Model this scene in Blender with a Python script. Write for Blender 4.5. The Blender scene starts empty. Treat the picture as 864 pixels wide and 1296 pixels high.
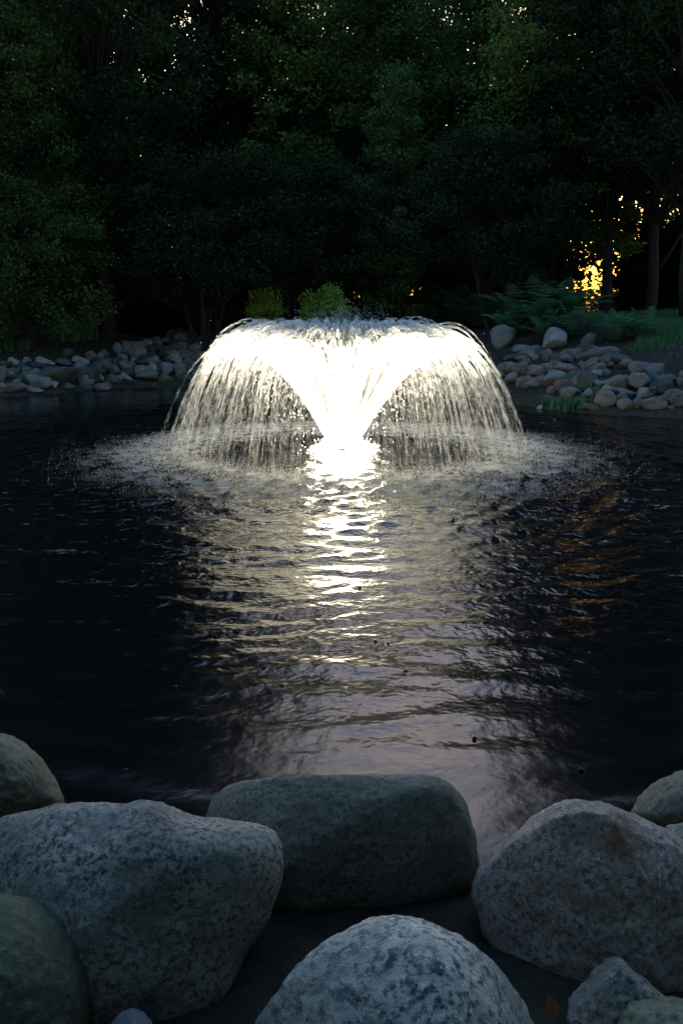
import bpy, math, random
import numpy as np
from mathutils import Vector, noise as mnoise
R = math.radians
rng = np.random.default_rng(7)
random.seed(7)
sc = bpy.context.scene
COL = sc.collection

# ------------------------------------------------------------------ camera, sky, sun, exposure
CAMZ, PITCH, F = 1.7, R(12.5), 648 / math.tan(R(30))
cam = bpy.data.cameras.new('camera')
cam.sensor_fit = 'VERTICAL'; cam.angle = R(60); cam.clip_start = 0.05; cam.clip_end = 2000
camo = bpy.data.objects.new('camera', cam); COL.objects.link(camo)
camo.location = (0, 0, CAMZ); camo.rotation_euler = (R(90) - PITCH, 0, 0)
sc.camera = camo

SUN_EL, SUN_AZ = R(3.2), R(5.5)
world = bpy.data.worlds.new('World'); sc.world = world; world.use_nodes = True
wn = world.node_tree
sky = wn.nodes.new('ShaderNodeTexSky'); sky.sky_type = 'NISHITA'; sky.sun_disc = False
sky.sun_elevation = SUN_EL; sky.sun_rotation = SUN_AZ; sky.air_density = 1.2; sky.ozone_density = 2.9; sky.dust_density = 5.5
bg = wn.nodes['Background']; bg.inputs['Strength'].default_value = 0.15
wn.links.new(sky.outputs[0], bg.inputs[0])
sl = bpy.data.lights.new('sun', 'SUN'); sl.energy = 0.5; sl.angle = R(0.5); sl.color = (1, 0.72, 0.45)
so = bpy.data.objects.new('sun', sl); COL.objects.link(so)
sdir = Vector((math.sin(SUN_AZ) * math.cos(SUN_EL), math.cos(SUN_AZ) * math.cos(SUN_EL), math.sin(SUN_EL)))
so.rotation_euler = (-sdir).to_track_quat('-Z', 'Y').to_euler(); so.location = (0, 0, 30)
vs = sc.view_settings
vs.view_transform = 'Standard'; vs.look = 'None'; vs.gamma = 1; vs.use_curve_mapping = False
vs.exposure = 3.7
sc.render.engine = 'CYCLES'
cy = sc.cycles
cy.max_bounces = 3; cy.diffuse_bounces = 1; cy.glossy_bounces = 2; cy.transmission_bounces = 4
cy.transparent_max_bounces = 20; cy.sample_clamp_indirect = 3.0; cy.caustics_reflective = False
cy.use_denoising = True

LAMP_W, BEAM_W = 9.0, 140.0         # each of the six fountain lamps: bare glow and upward beam

# ------------------------------------------------------------------ pixel helpers (photo pixels 864x1296)
FWD = Vector((0, math.cos(PITCH), -math.sin(PITCH)))
UPV = Vector((0, math.sin(PITCH), math.cos(PITCH)))
RGT = Vector((1, 0, 0))
CAM = Vector((0, 0, CAMZ))
def ray(px, py):
    return FWD + RGT * ((px - 432) / F) + UPV * ((648 - py) / F)
def on_z(px, py, z=0.0):
    d = ray(px, py); return CAM + d * ((z - CAMZ) / d.z)
def at_depth(px, py, D):
    return CAM + ray(px, py) * D
def at_y(px, py, Y):
    d = ray(px, py); return CAM + d * (Y / d.y)

# ------------------------------------------------------------------ object helpers
def mesh_np(name, V, faces, smooth=False):
    me = bpy.data.meshes.new(name)
    V = np.asarray(V, dtype=np.float32); n = len(V)
    if isinstance(faces, np.ndarray):
        k = faces.shape[1]; nf = len(faces)
        me.vertices.add(n); me.vertices.foreach_set('co', V.ravel())
        me.loops.add(nf * k); me.loops.foreach_set('vertex_index', faces.astype(np.int32).ravel())
        me.polygons.add(nf); me.polygons.foreach_set('loop_start', np.arange(0, nf * k, k, dtype=np.int32))
        me.update(calc_edges=True)
    else:
        me.from_pydata([tuple(v) for v in V], [], faces)
    if smooth: me.polygons.foreach_set('use_smooth', [True] * len(me.polygons))
    me.update(); return me
def link(name, me, mat=None, parent=None):
    o = bpy.data.objects.new(name, me); COL.objects.link(o)
    if mat and me and not me.materials: me.materials.append(mat)
    if parent: o.parent = parent
    return o
def tag(o, label=None, cat=None, group=None, kind=None):
    if label: o['label'] = label
    if cat: o['category'] = cat
    if group: o['group'] = group
    if kind: o['kind'] = kind
    return o
def empty(name, loc=(0, 0, 0), rz=0.0):
    o = bpy.data.objects.new(name, None); COL.objects.link(o); o.location = loc
    o.rotation_euler = (0, 0, rz); o.empty_display_size = 0.2; return o
def copy_tree(o, parent=None):
    c = o.copy(); COL.objects.link(c); c.parent = parent
    for ch in [k for k in o.children]: copy_tree(ch, c)
    return c

# ------------------------------------------------------------------ materials
def new_mat(name):
    m = bpy.data.materials.new(name); m.use_nodes = True
    nt = m.node_tree; b = nt.nodes['Principled BSDF']; return m, nt, b
def N(nt, t, **k):
    n = nt.nodes.new(t)
    for a, v in k.items():
        if a in n.inputs: n.inputs[a].default_value = v
        else: setattr(n, a, v)
    return n
def ramp(nt, fac, stops):
    r = nt.nodes.new('ShaderNodeValToRGB'); el = r.color_ramp.elements
    while len(el) < len(stops): el.new(0.5)
    for e, (p, c) in zip(el, stops): e.position = p; e.color = (*c, 1)
    nt.links.new(fac, r.inputs[0]); return r.outputs[0]
def mixc(nt, f, a, b, mode='MIX'):
    n = nt.nodes.new('ShaderNodeMix'); n.data_type = 'RGBA'; n.blend_type = mode
    for sk, v in ((n.inputs[0], f), (n.inputs[6], a), (n.inputs[7], b)):
        if isinstance(v, bpy.types.NodeSocket): nt.links.new(v, sk)
        elif isinstance(v, tuple): sk.default_value = (*v, 1)
        else: sk.default_value = v
    return n.outputs[2]
def bump(nt, b, h, strength, dist, prev=None):
    n = nt.nodes.new('ShaderNodeBump'); n.inputs['Strength'].default_value = strength; n.inputs['Distance'].default_value = dist
    nt.links.new(h, n.inputs['Height'])
    if prev: nt.links.new(prev, n.inputs['Normal'])
    nt.links.new(n.outputs[0], b.inputs['Normal']); return n.outputs[0]

def granite(name, light, dark, speck=60.0, tint=None, tint_amt=0.4, speck_amt=0.55):
    m, nt, b = new_mat(name)
    tc = N(nt, 'ShaderNodeTexCoord'); oi = N(nt, 'ShaderNodeObjectInfo')
    off = nt.nodes.new('ShaderNodeVectorMath'); off.operation = 'ADD'
    sc_ = nt.nodes.new('ShaderNodeVectorMath'); sc_.operation = 'SCALE'; sc_.inputs['Scale'].default_value = 37.0
    cmb = nt.nodes.new('ShaderNodeCombineXYZ')
    for i in range(3): nt.links.new(oi.outputs['Random'], cmb.inputs[i])
    nt.links.new(cmb.outputs[0], sc_.inputs[0]); nt.links.new(tc.outputs['Object'], off.inputs[0]); nt.links.new(sc_.outputs[0], off.inputs[1])
    P = off.outputs[0]
    def ns(scale, det=4, rough=0.6):
        n = N(nt, 'ShaderNodeTexNoise', Scale=scale, Detail=det, Roughness=rough); nt.links.new(P, n.inputs['Vector']); return n.outputs[0]
    base = ramp(nt, ns(4.5, 5, .65), [(0.32, tuple(0.45 * v for v in light)), (0.52, tuple(.9 * v for v in light)), (0.72, tuple(min(1, 1.25 * v) for v in light))])
    sp = ramp(nt, ns(speck * .95, 3, .7), [(0.36, (1, 1, 1)), (0.44, (.8, .8, .8)), (0.52, (0, 0, 0)), (1.0, (0, 0, 0))])
    clus = ramp(nt, ns(9, 4, .7), [(0.30, (0.25, .25, .25)), (0.55, (1, 1, 1))])
    mm = nt.nodes.new('ShaderNodeMath'); mm.operation = 'MULTIPLY'; nt.links.new(sp, mm.inputs[0]); nt.links.new(clus, mm.inputs[1])
    m2 = nt.nodes.new('ShaderNodeMath'); m2.operation = 'MULTIPLY'; nt.links.new(mm.outputs[0], m2.inputs[0]); m2.inputs[1].default_value = min(1, speck_amt * 1.35)
    c = mixc(nt, m2.outputs[0], base, dark)
    pale = ramp(nt, ns(speck * 0.55, 3, .7), [(0.58, (0, 0, 0)), (0.72, (1, 1, 1))])
    pm = nt.nodes.new('ShaderNodeMath'); pm.operation = 'MULTIPLY'; nt.links.new(pale, pm.inputs[0]); pm.inputs[1].default_value = 0.35
    c = mixc(nt, pm.outputs[0], c, tuple(min(1, 1.5 * v) for v in light))
    if tint:
        tf = ramp(nt, ns(2.6, 6, .7), [(0.42, (0, 0, 0)), (0.68, (tint_amt,) * 3)])
        c = mixc(nt, tf, c, tint)
    # per-stone value shift
    vr = nt.nodes.new('ShaderNodeMapRange'); vr.inputs['To Min'].default_value = 0.72; vr.inputs['To Max'].default_value = 1.25
    nt.links.new(oi.outputs['Random'], vr.inputs[0])
    hs = N(nt, 'ShaderNodeHueSaturation'); nt.links.new(vr.outputs[0], hs.inputs['Value']); nt.links.new(c, hs.inputs['Color'])
    nt.links.new(hs.outputs[0], b.inputs['Base Color'])
    b.inputs['Roughness'].default_value = 0.82; b.inputs['Specular IOR Level'].default_value = 0.3
    h1 = bump(nt, b, ns(14, 6, .7), 0.5, 0.02)
    bump(nt, b, ns(80, 4, .7), 0.8, 0.008, h1)
    return m
M = {}
M['granite_blue'] = granite('granite_blue', (0.36, 0.32, 0.26), (0.05, 0.05, 0.05), 70, (0.14, 0.14, 0.11), .35, .75)
M['granite_grey'] = granite('granite_grey', (0.29, 0.265, 0.195), (0.05, 0.05, 0.045), 75, (0.20, 0.18, 0.12), .5, .6)
M['granite_pink'] = granite('granite_pink', (0.33, 0.26, 0.205), (0.06, 0.05, 0.05), 70, (0.17, 0.12, 0.085), .7, .65)
M['granite_moss'] = granite('granite_moss', (0.17, 0.155, 0.10), (0.04, 0.05, 0.035), 60, (0.07, 0.09, 0.04), .85, .5)
M['granite_speckled'] = granite('granite_speckled', (0.42, 0.385, 0.315), (0.05, 0.07, 0.08), 48, (0.22, 0.19, 0.14), .35, .95)
M['stone_pale'] = granite('stone_pale', (0.27, 0.265, 0.25), (0.14, 0.14, 0.14), 30, (0.28, 0.24, 0.18), .4, .4)
M['stone_grey'] = granite('stone_grey', (0.165, 0.162, 0.15), (0.1, 0.1, 0.1), 30, (0.19, 0.17, 0.13), .5, .4)
M['stone_rose'] = granite('stone_rose', (0.16, 0.14, 0.13), (0.12, 0.1, 0.1), 30, (0.22, 0.17, 0.13), .5, .4)
M['stone_slate'] = granite('stone_slate', (0.17, 0.20, 0.22), (0.07, 0.08, 0.09), 30, (0.12, 0.13, 0.10), .5, .4)
M['stone_dark'] = granite('stone_dark', (0.075, 0.085, 0.08), (0.03, 0.035, 0.035), 30, (0.05, 0.06, 0.03), .6, .4)

def rust_spot(m, centre, size):
    nt = m.node_tree; b = nt.nodes['Principled BSDF']; old = b.inputs['Base Color'].links[0].from_socket
    g = N(nt, 'ShaderNodeNewGeometry'); ds = nt.nodes.new('ShaderNodeVectorMath'); ds.operation = 'DISTANCE'; ds.inputs[1].default_value = centre
    nz = N(nt, 'ShaderNodeTexNoise', Scale=28.0, Detail=4.0); nt.links.new(g.outputs['Position'], nz.inputs['Vector'])
    ma = nt.nodes.new('ShaderNodeMath'); ma.operation = 'MULTIPLY_ADD'; nt.links.new(nz.outputs[0], ma.inputs[0]); ma.inputs[1].default_value = size * 1.6
    nt.links.new(g.outputs['Position'], ds.inputs[0]); nt.links.new(ds.outputs['Value'], ma.inputs[2])
    mr = nt.nodes.new('ShaderNodeMapRange'); nt.links.new(ma.outputs[0], mr.inputs[0])
    mr.inputs['From Min'].default_value = size * 1.2; mr.inputs['From Max'].default_value = size * 2.0; mr.inputs['To Min'].default_value = .8; mr.inputs['To Max'].default_value = 0
    nt.links.new(mixc(nt, mr.outputs[0], old, (0.20, 0.085, 0.04)), b.inputs['Base Color'])
def leaf_mat(name, c1, c2, trans=0.3):
    m, nt, b = new_mat(name)
    g = N(nt, 'ShaderNodeNewGeometry'); n1 = N(nt, 'ShaderNodeTexNoise', Scale=1.3, Detail=3.0); nt.links.new(g.outputs['Position'], n1.inputs['Vector'])
    ad = nt.nodes.new('ShaderNodeMath'); ad.operation = 'MULTIPLY_ADD'
    nt.links.new(g.outputs['Random Per Island'], ad.inputs[0]); ad.inputs[1].default_value = 0.55; nt.links.new(n1.outputs[0], ad.inputs[2])
    c = ramp(nt, ad.outputs[0], [(0.35, c1), (1.0, c2)])
    nt.links.new(c, b.inputs['Base Color']); b.inputs['Roughness'].default_value = 0.65; b.inputs['Specular IOR Level'].default_value = 0.2
    t = nt.nodes.new('ShaderNodeBsdfTranslucent'); nt.links.new(c, t.inputs[0])
    mx = nt.nodes.new('ShaderNodeMixShader'); mx.inputs[0].default_value = trans
    nt.links.new(b.outputs[0], mx.inputs[1]); nt.links.new(t.outputs[0], mx.inputs[2])
    nt.links.new(mx.outputs[0], nt.nodes['Material Output'].inputs[0]); return m
M['leaf_dark'] = leaf_mat('leaf_dark', (0.010, 0.024, 0.009), (0.034, 0.054, 0.014))
M['leaf_mid'] = leaf_mat('leaf_mid', (0.0260, 0.0550, 0.0168), (0.0715, 0.1050, 0.0240))
M['leaf_cool'] = leaf_mat('leaf_cool', (0.0585, 0.1200, 0.0450), (0.1300, 0.2000, 0.0660))
M['leaf_sunlit'] = leaf_mat('leaf_sunlit', (0.14, 0.24, 0.03), (0.32, 0.44, 0.06), .4)  # sun patch on the shrubs put into a brighter leaf colour
M['leaf_light'] = leaf_mat('leaf_light', (0.0780, 0.1300, 0.0300), (0.1820, 0.2500, 0.0480), .4)
M['leaf_con'] = leaf_mat('leaf_con', (0.0325, 0.0750, 0.0210), (0.0975, 0.1400, 0.0330))
M['leaf_fern'] = leaf_mat('leaf_fern', (0.05, 0.13, 0.075), (0.10, 0.20, 0.10))
M['grass'] = leaf_mat('grass', (0.04, 0.12, 0.05), (0.09, 0.20, 0.08))
def plain(name, c1, c2, scale=8.0, rough=0.9, bs=0.4, bd=0.02):
    m, nt, b = new_mat(name)
    tc = N(nt, 'ShaderNodeTexCoord'); n1 = N(nt, 'ShaderNodeTexNoise', Scale=scale, Detail=6.0, Roughness=0.65); nt.links.new(tc.outputs['Object'], n1.inputs['Vector'])
    nt.links.new(ramp(nt, n1.outputs[0], [(0.3, c1), (0.7, c2)]), b.inputs['Base Color'])
    b.inputs['Roughness'].default_value = rough; b.inputs['Specular IOR Level'].default_value = 0.25
    bump(nt, b, n1.outputs[0], bs, bd); return m
M['bark'] = plain('bark', (0.018, 0.015, 0.012), (0.05, 0.042, 0.034), 14, .9, .8, .03)
M['black_plastic'] = plain('black_plastic', (0.012, 0.012, 0.012), (0.02, 0.02, 0.02), 20, .5, .1, .002)
M['steel'] = plain('steel', (0.35, 0.35, 0.34), (0.5, 0.5, 0.48), 20, .35, .05, .002)
M['litter'] = leaf_mat('litter', (0.06, 0.04, 0.027), (0.22, 0.15, 0.10), .1)
M['brown_leaf'] = leaf_mat('brown_leaf', (0.09, 0.045, 0.022), (0.17, 0.085, 0.045), .2)

# water
def water_mat():
    m, nt, b = new_mat('pond_water')
    b.inputs['Base Color'].default_value = (0.003, 0.0035, 0.004, 1)
    b.inputs['Roughness'].default_value = 0.15; b.inputs['IOR'].default_value = 1.33
    g = N(nt, 'ShaderNodeNewGeometry')
    n1 = N(nt, 'ShaderNodeTexNoise', Scale=8.0, Detail=2.5, Roughness=0.5, Distortion=0.25); nt.links.new(g.outputs['Position'], n1.inputs['Vector'])
    n2 = N(nt, 'ShaderNodeTexNoise', Scale=28.0, Detail=2.0, Roughness=0.5); nt.links.new(g.outputs['Position'], n2.inputs['Vector'])
    ds = nt.nodes.new('ShaderNodeVectorMath'); ds.operation = 'DISTANCE'; nt.links.new(g.outputs['Position'], ds.inputs[0]); ds.inputs[1].default_value = FCV
    mr = nt.nodes.new('ShaderNodeMapRange'); nt.links.new(ds.outputs['Value'], mr.inputs[0])
    for k_, v_ in (('From Min', 2.5), ('From Max', 8.2), ('To Min', 1.0), ('To Max', .08)): mr.inputs[k_].default_value = v_
    p = bump(nt, b, n1.outputs[0], 0.8, 0.035); nt.links.new(mr.outputs[0], p.node.inputs['Strength'])
    p2 = bump(nt, b, n2.outputs[0], 0.35, 0.008, p); nt.links.new(mr.outputs[0], p2.node.inputs['Strength'])
    return m
FCV = on_z(434, 572); M['water'] = water_mat()
def spray_mat():
    m, nt, b = new_mat('white_water')
    d = nt.nodes.new('ShaderNodeBsdfDiffuse'); d.inputs[0].default_value = (0.86, 0.86, 0.84, 1)
    t = nt.nodes.new('ShaderNodeBsdfTranslucent'); t.inputs[0].default_value = (0.86, 0.86, 0.84, 1)
    mx = nt.nodes.new('ShaderNodeMixShader'); mx.inputs[0].default_value = 0.5
    nt.links.new(d.outputs[0], mx.inputs[1]); nt.links.new(t.outputs[0], mx.inputs[2])
    tr = nt.nodes.new('ShaderNodeBsdfTransparent'); m3 = nt.nodes.new('ShaderNodeMixShader'); m3.inputs[0].default_value = 0.42     # clear water lets much of the light through
    nt.links.new(mx.outputs[0], m3.inputs[1]); nt.links.new(tr.outputs[0], m3.inputs[2])
    nt.links.new(m3.outputs[0], nt.nodes['Material Output'].inputs[0]); return m
M['spray'] = spray_mat()
def lens_mat():
    m, nt, b = new_mat('lamp_lens')
    b.inputs['Emission Color'].default_value = (1, 0.93, 0.74, 1); b.inputs['Emission Strength'].default_value = 8.0
    return m
M['lens'] = lens_mat()

# ------------------------------------------------------------------ terrain
FC = on_z(434, 572)                       # fountain centre on the water
shore_far = [(-40, 507), (0, 503), (60, 500), (120, 494), (180, 490), (250, 486), (330, 488), (430, 492), (520, 498), (600, 506),
             (650, 513), (700, 521), (760, 526), (864, 531), (930, 534)]
SH = [on_z(x, y) for x, y in shore_far]
poly = [(-13, SH[0].y - 2.0), (-10, SH[0].y - .6)] + [(p.x, p.y) for p in SH] + [(9.5, SH[-1].y - .8), (11, SH[-1].y - 3), (11.5, 7), (9, 3.4), (6.5, 3.05), (5, 3.1), (4.2, 2.8), (3.3, 2.95), (2.7, 2.65), (2.2, 2.9), (1.6, 2.65), (0.8, 2.8), (-0.3, 2.75), (-1.2, 2.9), (-1.8, 2.65), (-2.4, 2.95), (-3.1, 2.75), (-4, 3.05), (-7, 3.2), (-12, 6)]
PX = np.array(poly)
def sdist(x, y):
    """signed distance to the pond outline, negative in the pond"""
    x = np.asarray(x, float); y = np.asarray(y, float)
    d = np.full(x.shape, 1e9); inside = np.zeros(x.shape, bool)
    n = len(PX)
    for i in range(n):
        ax, ay = PX[i]; bx, by = PX[(i + 1) % n]
        ex, ey = bx - ax, by - ay
        t = np.clip(((x - ax) * ex + (y - ay) * ey) / (ex * ex + ey * ey), 0, 1)
        d = np.minimum(d, np.hypot(x - ax - t * ex, y - ay - t * ey))
        with np.errstate(divide='ignore', invalid='ignore'):
            c = ((ay > y) != (by > y)) & (x < (bx - ax) * (y - ay) / (by - ay if by != ay else 1e-9) + ax)
        inside ^= c
    return np.where(inside, -d, d)
_pw = [(rng.uniform(0.3, 2.2), rng.uniform(0, 6.28), rng.uniform(0, 6.28)) for _ in range(14)]
def wob(x, y):
    return sum(math.cos(0) * np.cos(k * (x * np.cos(a) + y * np.sin(a)) + p) / (1 + 2 * k) for k, a, p in _pw) * 0.10
def ground_z(x, y):
    x = np.asarray(x, float); y = np.asarray(y, float)
    s = sdist(x, y)
    far = np.clip((y - 4) / 5, 0, 1)
    rise = np.interp(s, [-4, -1, 0, 0.5, 2.5, 4.5, 8, 14, 300], [-.9, -.45, -0.04, 0.16, .78, 1.2, 1.6, 1.75, 1.75])
    near = np.interp(s, [-4, -1, 0, 0.5, 2, 6, 300], [-.9, -.4, -0.10, 0.04, .16, .35, .5])
    z = near * (1 - far) + rise * far
    return z + wob(x, y) * np.clip(s + .2, 0, 1) * (0.6 + 0.4 * far)
def gz(x, y): return float(ground_z(np.array([x]), np.array([y]))[0])
def hit_ground(px, py):
    d = ray(px, py); t = np.linspace(9, 60, 1400)
    X = d.x * t; Y = d.y * t; Z = CAMZ + d.z * t
    k = np.nonzero(np.maximum(ground_z(X, Y), -0.02) >= Z)[0]
    i = k[0] if len(k) else 900
    return Vector((X[i], Y[i], Z[i]))
def axis(lo, hi, step, far):
    a = list(np.arange(lo, hi + 1e-6, step)); s = step; v = hi
    while v < far: s *= 1.35; v += s; a.append(v)
    s = step; v = lo
    while v > -far: s *= 1.35; v -= s; a.insert(0, v)
    return np.array(a)
gx, gy = axis(-15, 15, .2, 600), axis(-2, 34, .2, 600)
GX, GY = np.meshgrid(gx, gy); GZ = ground_z(GX.ravel(), GY.ravel())
def grid_faces(nx, ny):
    i = np.arange(nx * ny).reshape(ny, nx)
    return np.stack([i[:-1, :-1].ravel(), i[:-1, 1:].ravel(), i[1:, 1:].ravel(), i[1:, :-1].ravel()], 1)
m, nt, b = new_mat('earth')
g = N(nt, 'ShaderNodeNewGeometry')
n1 = N(nt, 'ShaderNodeTexNoise', Scale=9.0, Detail=8.0, Roughness=0.75); nt.links.new(g.outputs['Position'], n1.inputs['Vector'])
n2 = N(nt, 'ShaderNodeTexNoise', Scale=0.5, Detail=3.0); nt.links.new(g.outputs['Position'], n2.inputs['Vector'])
c1 = ramp(nt, n1.outputs[0], [(0.3, (0.018, 0.014, 0.011)), (0.6, (0.05, 0.038, 0.03)), (0.8, (0.10, 0.075, 0.055))])
c2 = ramp(nt, n1.outputs[0], [(0.3, (0.02, 0.03, 0.015)), (0.75, (0.06, 0.06, 0.035))])
nt.links.new(mixc(nt, ramp(nt, n2.outputs[0], [(0.45, (0, 0, 0)), (0.6, (.7, .7, .7))]), c1, c2), b.inputs['Base Color'])
b.inputs['Roughness'].default_value = 0.95; b.inputs['Specular IOR Level'].default_value = 0.15
bump(nt, b, n1.outputs[0], 0.8, 0.05)
M['earth'] = m
tag(link('ground', mesh_np('ground', np.stack([GX.ravel(), GY.ravel(), GZ], 1), grid_faces(len(gx), len(gy)), True), M['earth']), kind='structure')

# ------------------------------------------------------------------ pond water with waves spreading from the splash ring
wx = np.arange(-13.4, 13.41, 0.05); wy = np.arange(1.5, 21.5, 0.05)
WX, WY = np.meshgrid(wx, wy); X = WX.ravel(); Y = WY.ravel()
Z = np.zeros_like(X)
rr = np.hypot(X - FC.x, Y - FC.y)
for i in range(60):
    a = rng.uniform(0, 2 * math.pi); rad = rng.uniform(1.9, 2.9); sx, sy = FC.x + rad * math.cos(a), FC.y + rad * math.sin(a)
    lam = math.exp(rng.uniform(math.log(.13), math.log(.42)))
    d = np.hypot(X - sx, Y - sy) + .05
    Z += 0.0042 * lam ** .8 * np.cos(2 * math.pi * d / lam + rng.uniform(0, 6.28)) / np.sqrt(0.35 + 0.16 * d)
for i in range(16):
    a = rng.uniform(0, 6.28); lam = math.exp(rng.uniform(math.log(.25), math.log(1.6)))
    Z += 0.0016 * lam ** .9 * np.cos(2 * math.pi * (X * math.cos(a) + Y * math.sin(a)) / lam + rng.uniform(0, 6.28))
chop = np.exp(-((rr - 2.35) / .75) ** 2)
Z += chop * rng.normal(0, .012, len(X)) + (rr < 1.9) * rng.normal(0, .004, len(X))
Z *= np.clip((Y - 1.5) / 1.5 + .35, .35, 1) * np.interp(rr, [3, 5, 7.5], [1, .7, .28])
# pond water kept inside the banks
tag(link('pond_water', mesh_np('pond_water', np.stack([X, Y, Z], 1), grid_faces(len(wx), len(wy)), True), M['water']), kind='structure')

# ------------------------------------------------------------------ tubes
def tube(V, Fc, pts, rads, ns=6):
    base = len(V); pts = [Vector(p) for p in pts]
    for i, p in enumerate(pts):
        t = (pts[min(i + 1, len(pts) - 1)] - pts[max(i - 1, 0)]).normalized()
        u = t.orthogonal().normalized(); w = t.cross(u)
        if i:
            u = (pu - t * pu.dot(t)).normalized(); w = t.cross(u)
        pu = u
        for k in range(ns):
            a = 2 * math.pi * k / ns; q = p + (u * math.cos(a) + w * math.sin(a)) * rads[i]; V.append((q.x, q.y, q.z))
    for i in range(len(pts) - 1):
        for k in range(ns):
            a = base + i * ns + k; b_ = base + i * ns + (k + 1) % ns
            Fc.append((a, b_, b_ + ns, a + ns))
    Fc.append(tuple(base + k for k in reversed(range(ns)))); e = base + (len(pts) - 1) * ns
    Fc.append(tuple(e + k for k in range(ns)))

# ------------------------------------------------------------------ the fountain
fountain = empty('fountain', (FC.x, FC.y, 0))
tag(fountain, 'lit white fountain spraying a wide trumpet of water in the pond', 'fountain')
def lathe(prof, n=32):
    V, Fc = [], []
    for r, z in prof:
        for k in range(n):
            a = 2 * math.pi * k / n; V.append((r * math.cos(a), r * math.sin(a), z))
    for i in range(len(prof) - 1):
        for k in range(n):
            a = i * n + k; b_ = i * n + (k + 1) % n; Fc.append((a, b_, b_ + n, a + n))
    return V, Fc
V, Fc = lathe([(0.14, .0), (.16, .02), (.20, .03), (.26, .03), (.31, .015), (.33, -.01), (.31, -.05), (.22, -.08), (.14, -.05), (.14, .0)])
link('float_ring', mesh_np('float_ring', V, Fc, True), M['black_plastic'], fountain)
V, Fc = lathe([(0.0, .0), (.2, .0), (.2, .03), (.10, .05), (.085, .13), (.11, .15), (.11, .165), (.06, .17), (.0, .17)], 24)
link('nozzle', mesh_np('nozzle', V, Fc, True), M['steel'], fountain)
for k in range(6):
    a = 2 * math.pi * (k + .5) / 6
    V, Fc = lathe([(0.0, .0), (.05, .0), (.06, .02), (.062, .07), (.056, .075), (.052, .062), (0, .060)], 16)
    lo = link('lamp', mesh_np('lamp', V, Fc, True), M['black_plastic'], fountain)
    lo.location = (.23 * math.cos(a), .23 * math.sin(a), .03)
    lo.rotation_euler = (0, R(10), a)
    V, Fc = lathe([(0.0, .072), (.03, .0705), (.05, .066), (.05, .064), (0.0, .064)], 16)
    link('lens', mesh_np('lens', V, Fc, True), M['lens'], lo)
    pl = bpy.data.lights.new('fountain_lamp', 'POINT'); pl.energy = LAMP_W; pl.shadow_soft_size = .05; pl.color = (1.0, .90, .66)
    po = bpy.data.objects.new('fountain_lamp', pl); COL.objects.link(po); po.parent = fountain
    sp_ = bpy.data.lights.new('fountain_beam', 'SPOT'); sp_.energy = BEAM_W; sp_.shadow_soft_size = .05; sp_.color = (1.0, .90, .66); sp_.spot_size = R(92); sp_.spot_blend = .7
    sb = bpy.data.objects.new('fountain_beam', sp_); COL.objects.link(sb); sb.parent = fountain; sb.location = (.22 * math.cos(a), .22 * math.sin(a), .20)
    sb.rotation_euler = (R(180) , 0, 0); sb.rotation_mode = 'QUATERNION'; sb.rotation_quaternion = Vector((math.cos(a) * .5, math.sin(a) * .5, 1)).to_track_quat('-Z', 'Y')
    po.location = (.28 * math.cos(a), .28 * math.sin(a), .27)

def drops_mesh(name, P, D, rad, ln):
    """elongated three-sided drops at P along unit direction D"""
    P = np.asarray(P); D = D / np.linalg.norm(D, axis=1, keepdims=True)
    ref = np.where(np.abs(D[:, 2:3]) > .9, np.array([[1., 0, 0]]), np.array([[0, 0, 1.]]))
    u = np.cross(D, ref); u /= np.linalg.norm(u, axis=1, keepdims=True); w = np.cross(D, u)
    rad = np.asarray(rad)[:, None]; ln = np.asarray(ln)[:, None]
    V = [P + D * ln * .5]
    for k in range(3):
        a = 2.094 * k; V.append(P + (u * math.cos(a) + w * math.sin(a)) * rad)
    V.append(P - D * ln * .5)
    V = np.stack(V, 1); n = len(P)
    t = np.array([[0, 1, 2], [0, 2, 3], [0, 3, 1], [4, 2, 1], [4, 3, 2], [4, 1, 3]])
    Fa = (np.arange(n)[:, None, None] * 5 + t[None]).reshape(-1, 3)
    return mesh_np(name, V.reshape(-1, 3), Fa, True)
G9, KD = 9.81, 0.8
def traj(t, r0, vr, vz):
    e = (1 - np.exp(-KD * t)) / KD
    r = r0 + vr * e
    z = 0.16 + (vz + G9 / KD) * e - G9 * t / KD
    return r, z, vr * np.exp(-KD * t), (vz + G9 / KD) * np.exp(-KD * t) - G9 / KD
def tland(vz):
    t = np.linspace(0, 2, 800); z = traj(t, 0, 0, vz)[1]; return t[np.nonzero(z > 0)[0][-1]]
P, D, RA, LN = [], [], [], []
NJ = 128
for j in range(NJ):
    for tier in range(5):
        a0 = 2 * math.pi * (j + (.5 if tier % 2 else 0)) / NJ + rng.normal(0, .010)
        vr = [2.95, 2.75, 2.45, 2.0, 1.4][tier] * rng.normal(1, .05); vz = [5.5, 5.75, 5.95, 6.05, 6.1][tier] * rng.normal(1, .018)
        n = [330, 380, 300, 200, 120][tier]
        tl = tland(vz)
        t = np.sort(rng.uniform(0, 1, n)) ** .85 * tl
        t = t + .012 * np.sin(t * 70 + rng.uniform(0, 6)); t = np.clip(t, 0.005, tl)     # drops bunch into ligaments
        q = t / tl; sp = .003 + .010 * q
        r, z, ur, uz = traj(t, .17, vr * (1 + rng.normal(0, .35, n) * sp), vz * (1 + rng.normal(0, .25, n) * sp))
        a = a0 + rng.normal(0, 1, n) * sp * .5
        P.append(np.stack([r * np.cos(a), r * np.sin(a), z], 1)); D.append(np.stack([ur * np.cos(a), ur * np.sin(a), uz], 1))
        big = np.interp(q, [0, .35, .55, .75, 1], [1.8, 1.6, .6, .15, .115])
        RA.append(rng.uniform(.0022, .0042, n) * big); LN.append(rng.uniform(.03, .10, n) * np.interp(q, [0, .5, 1], [1, 1, 1.3]))
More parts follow.
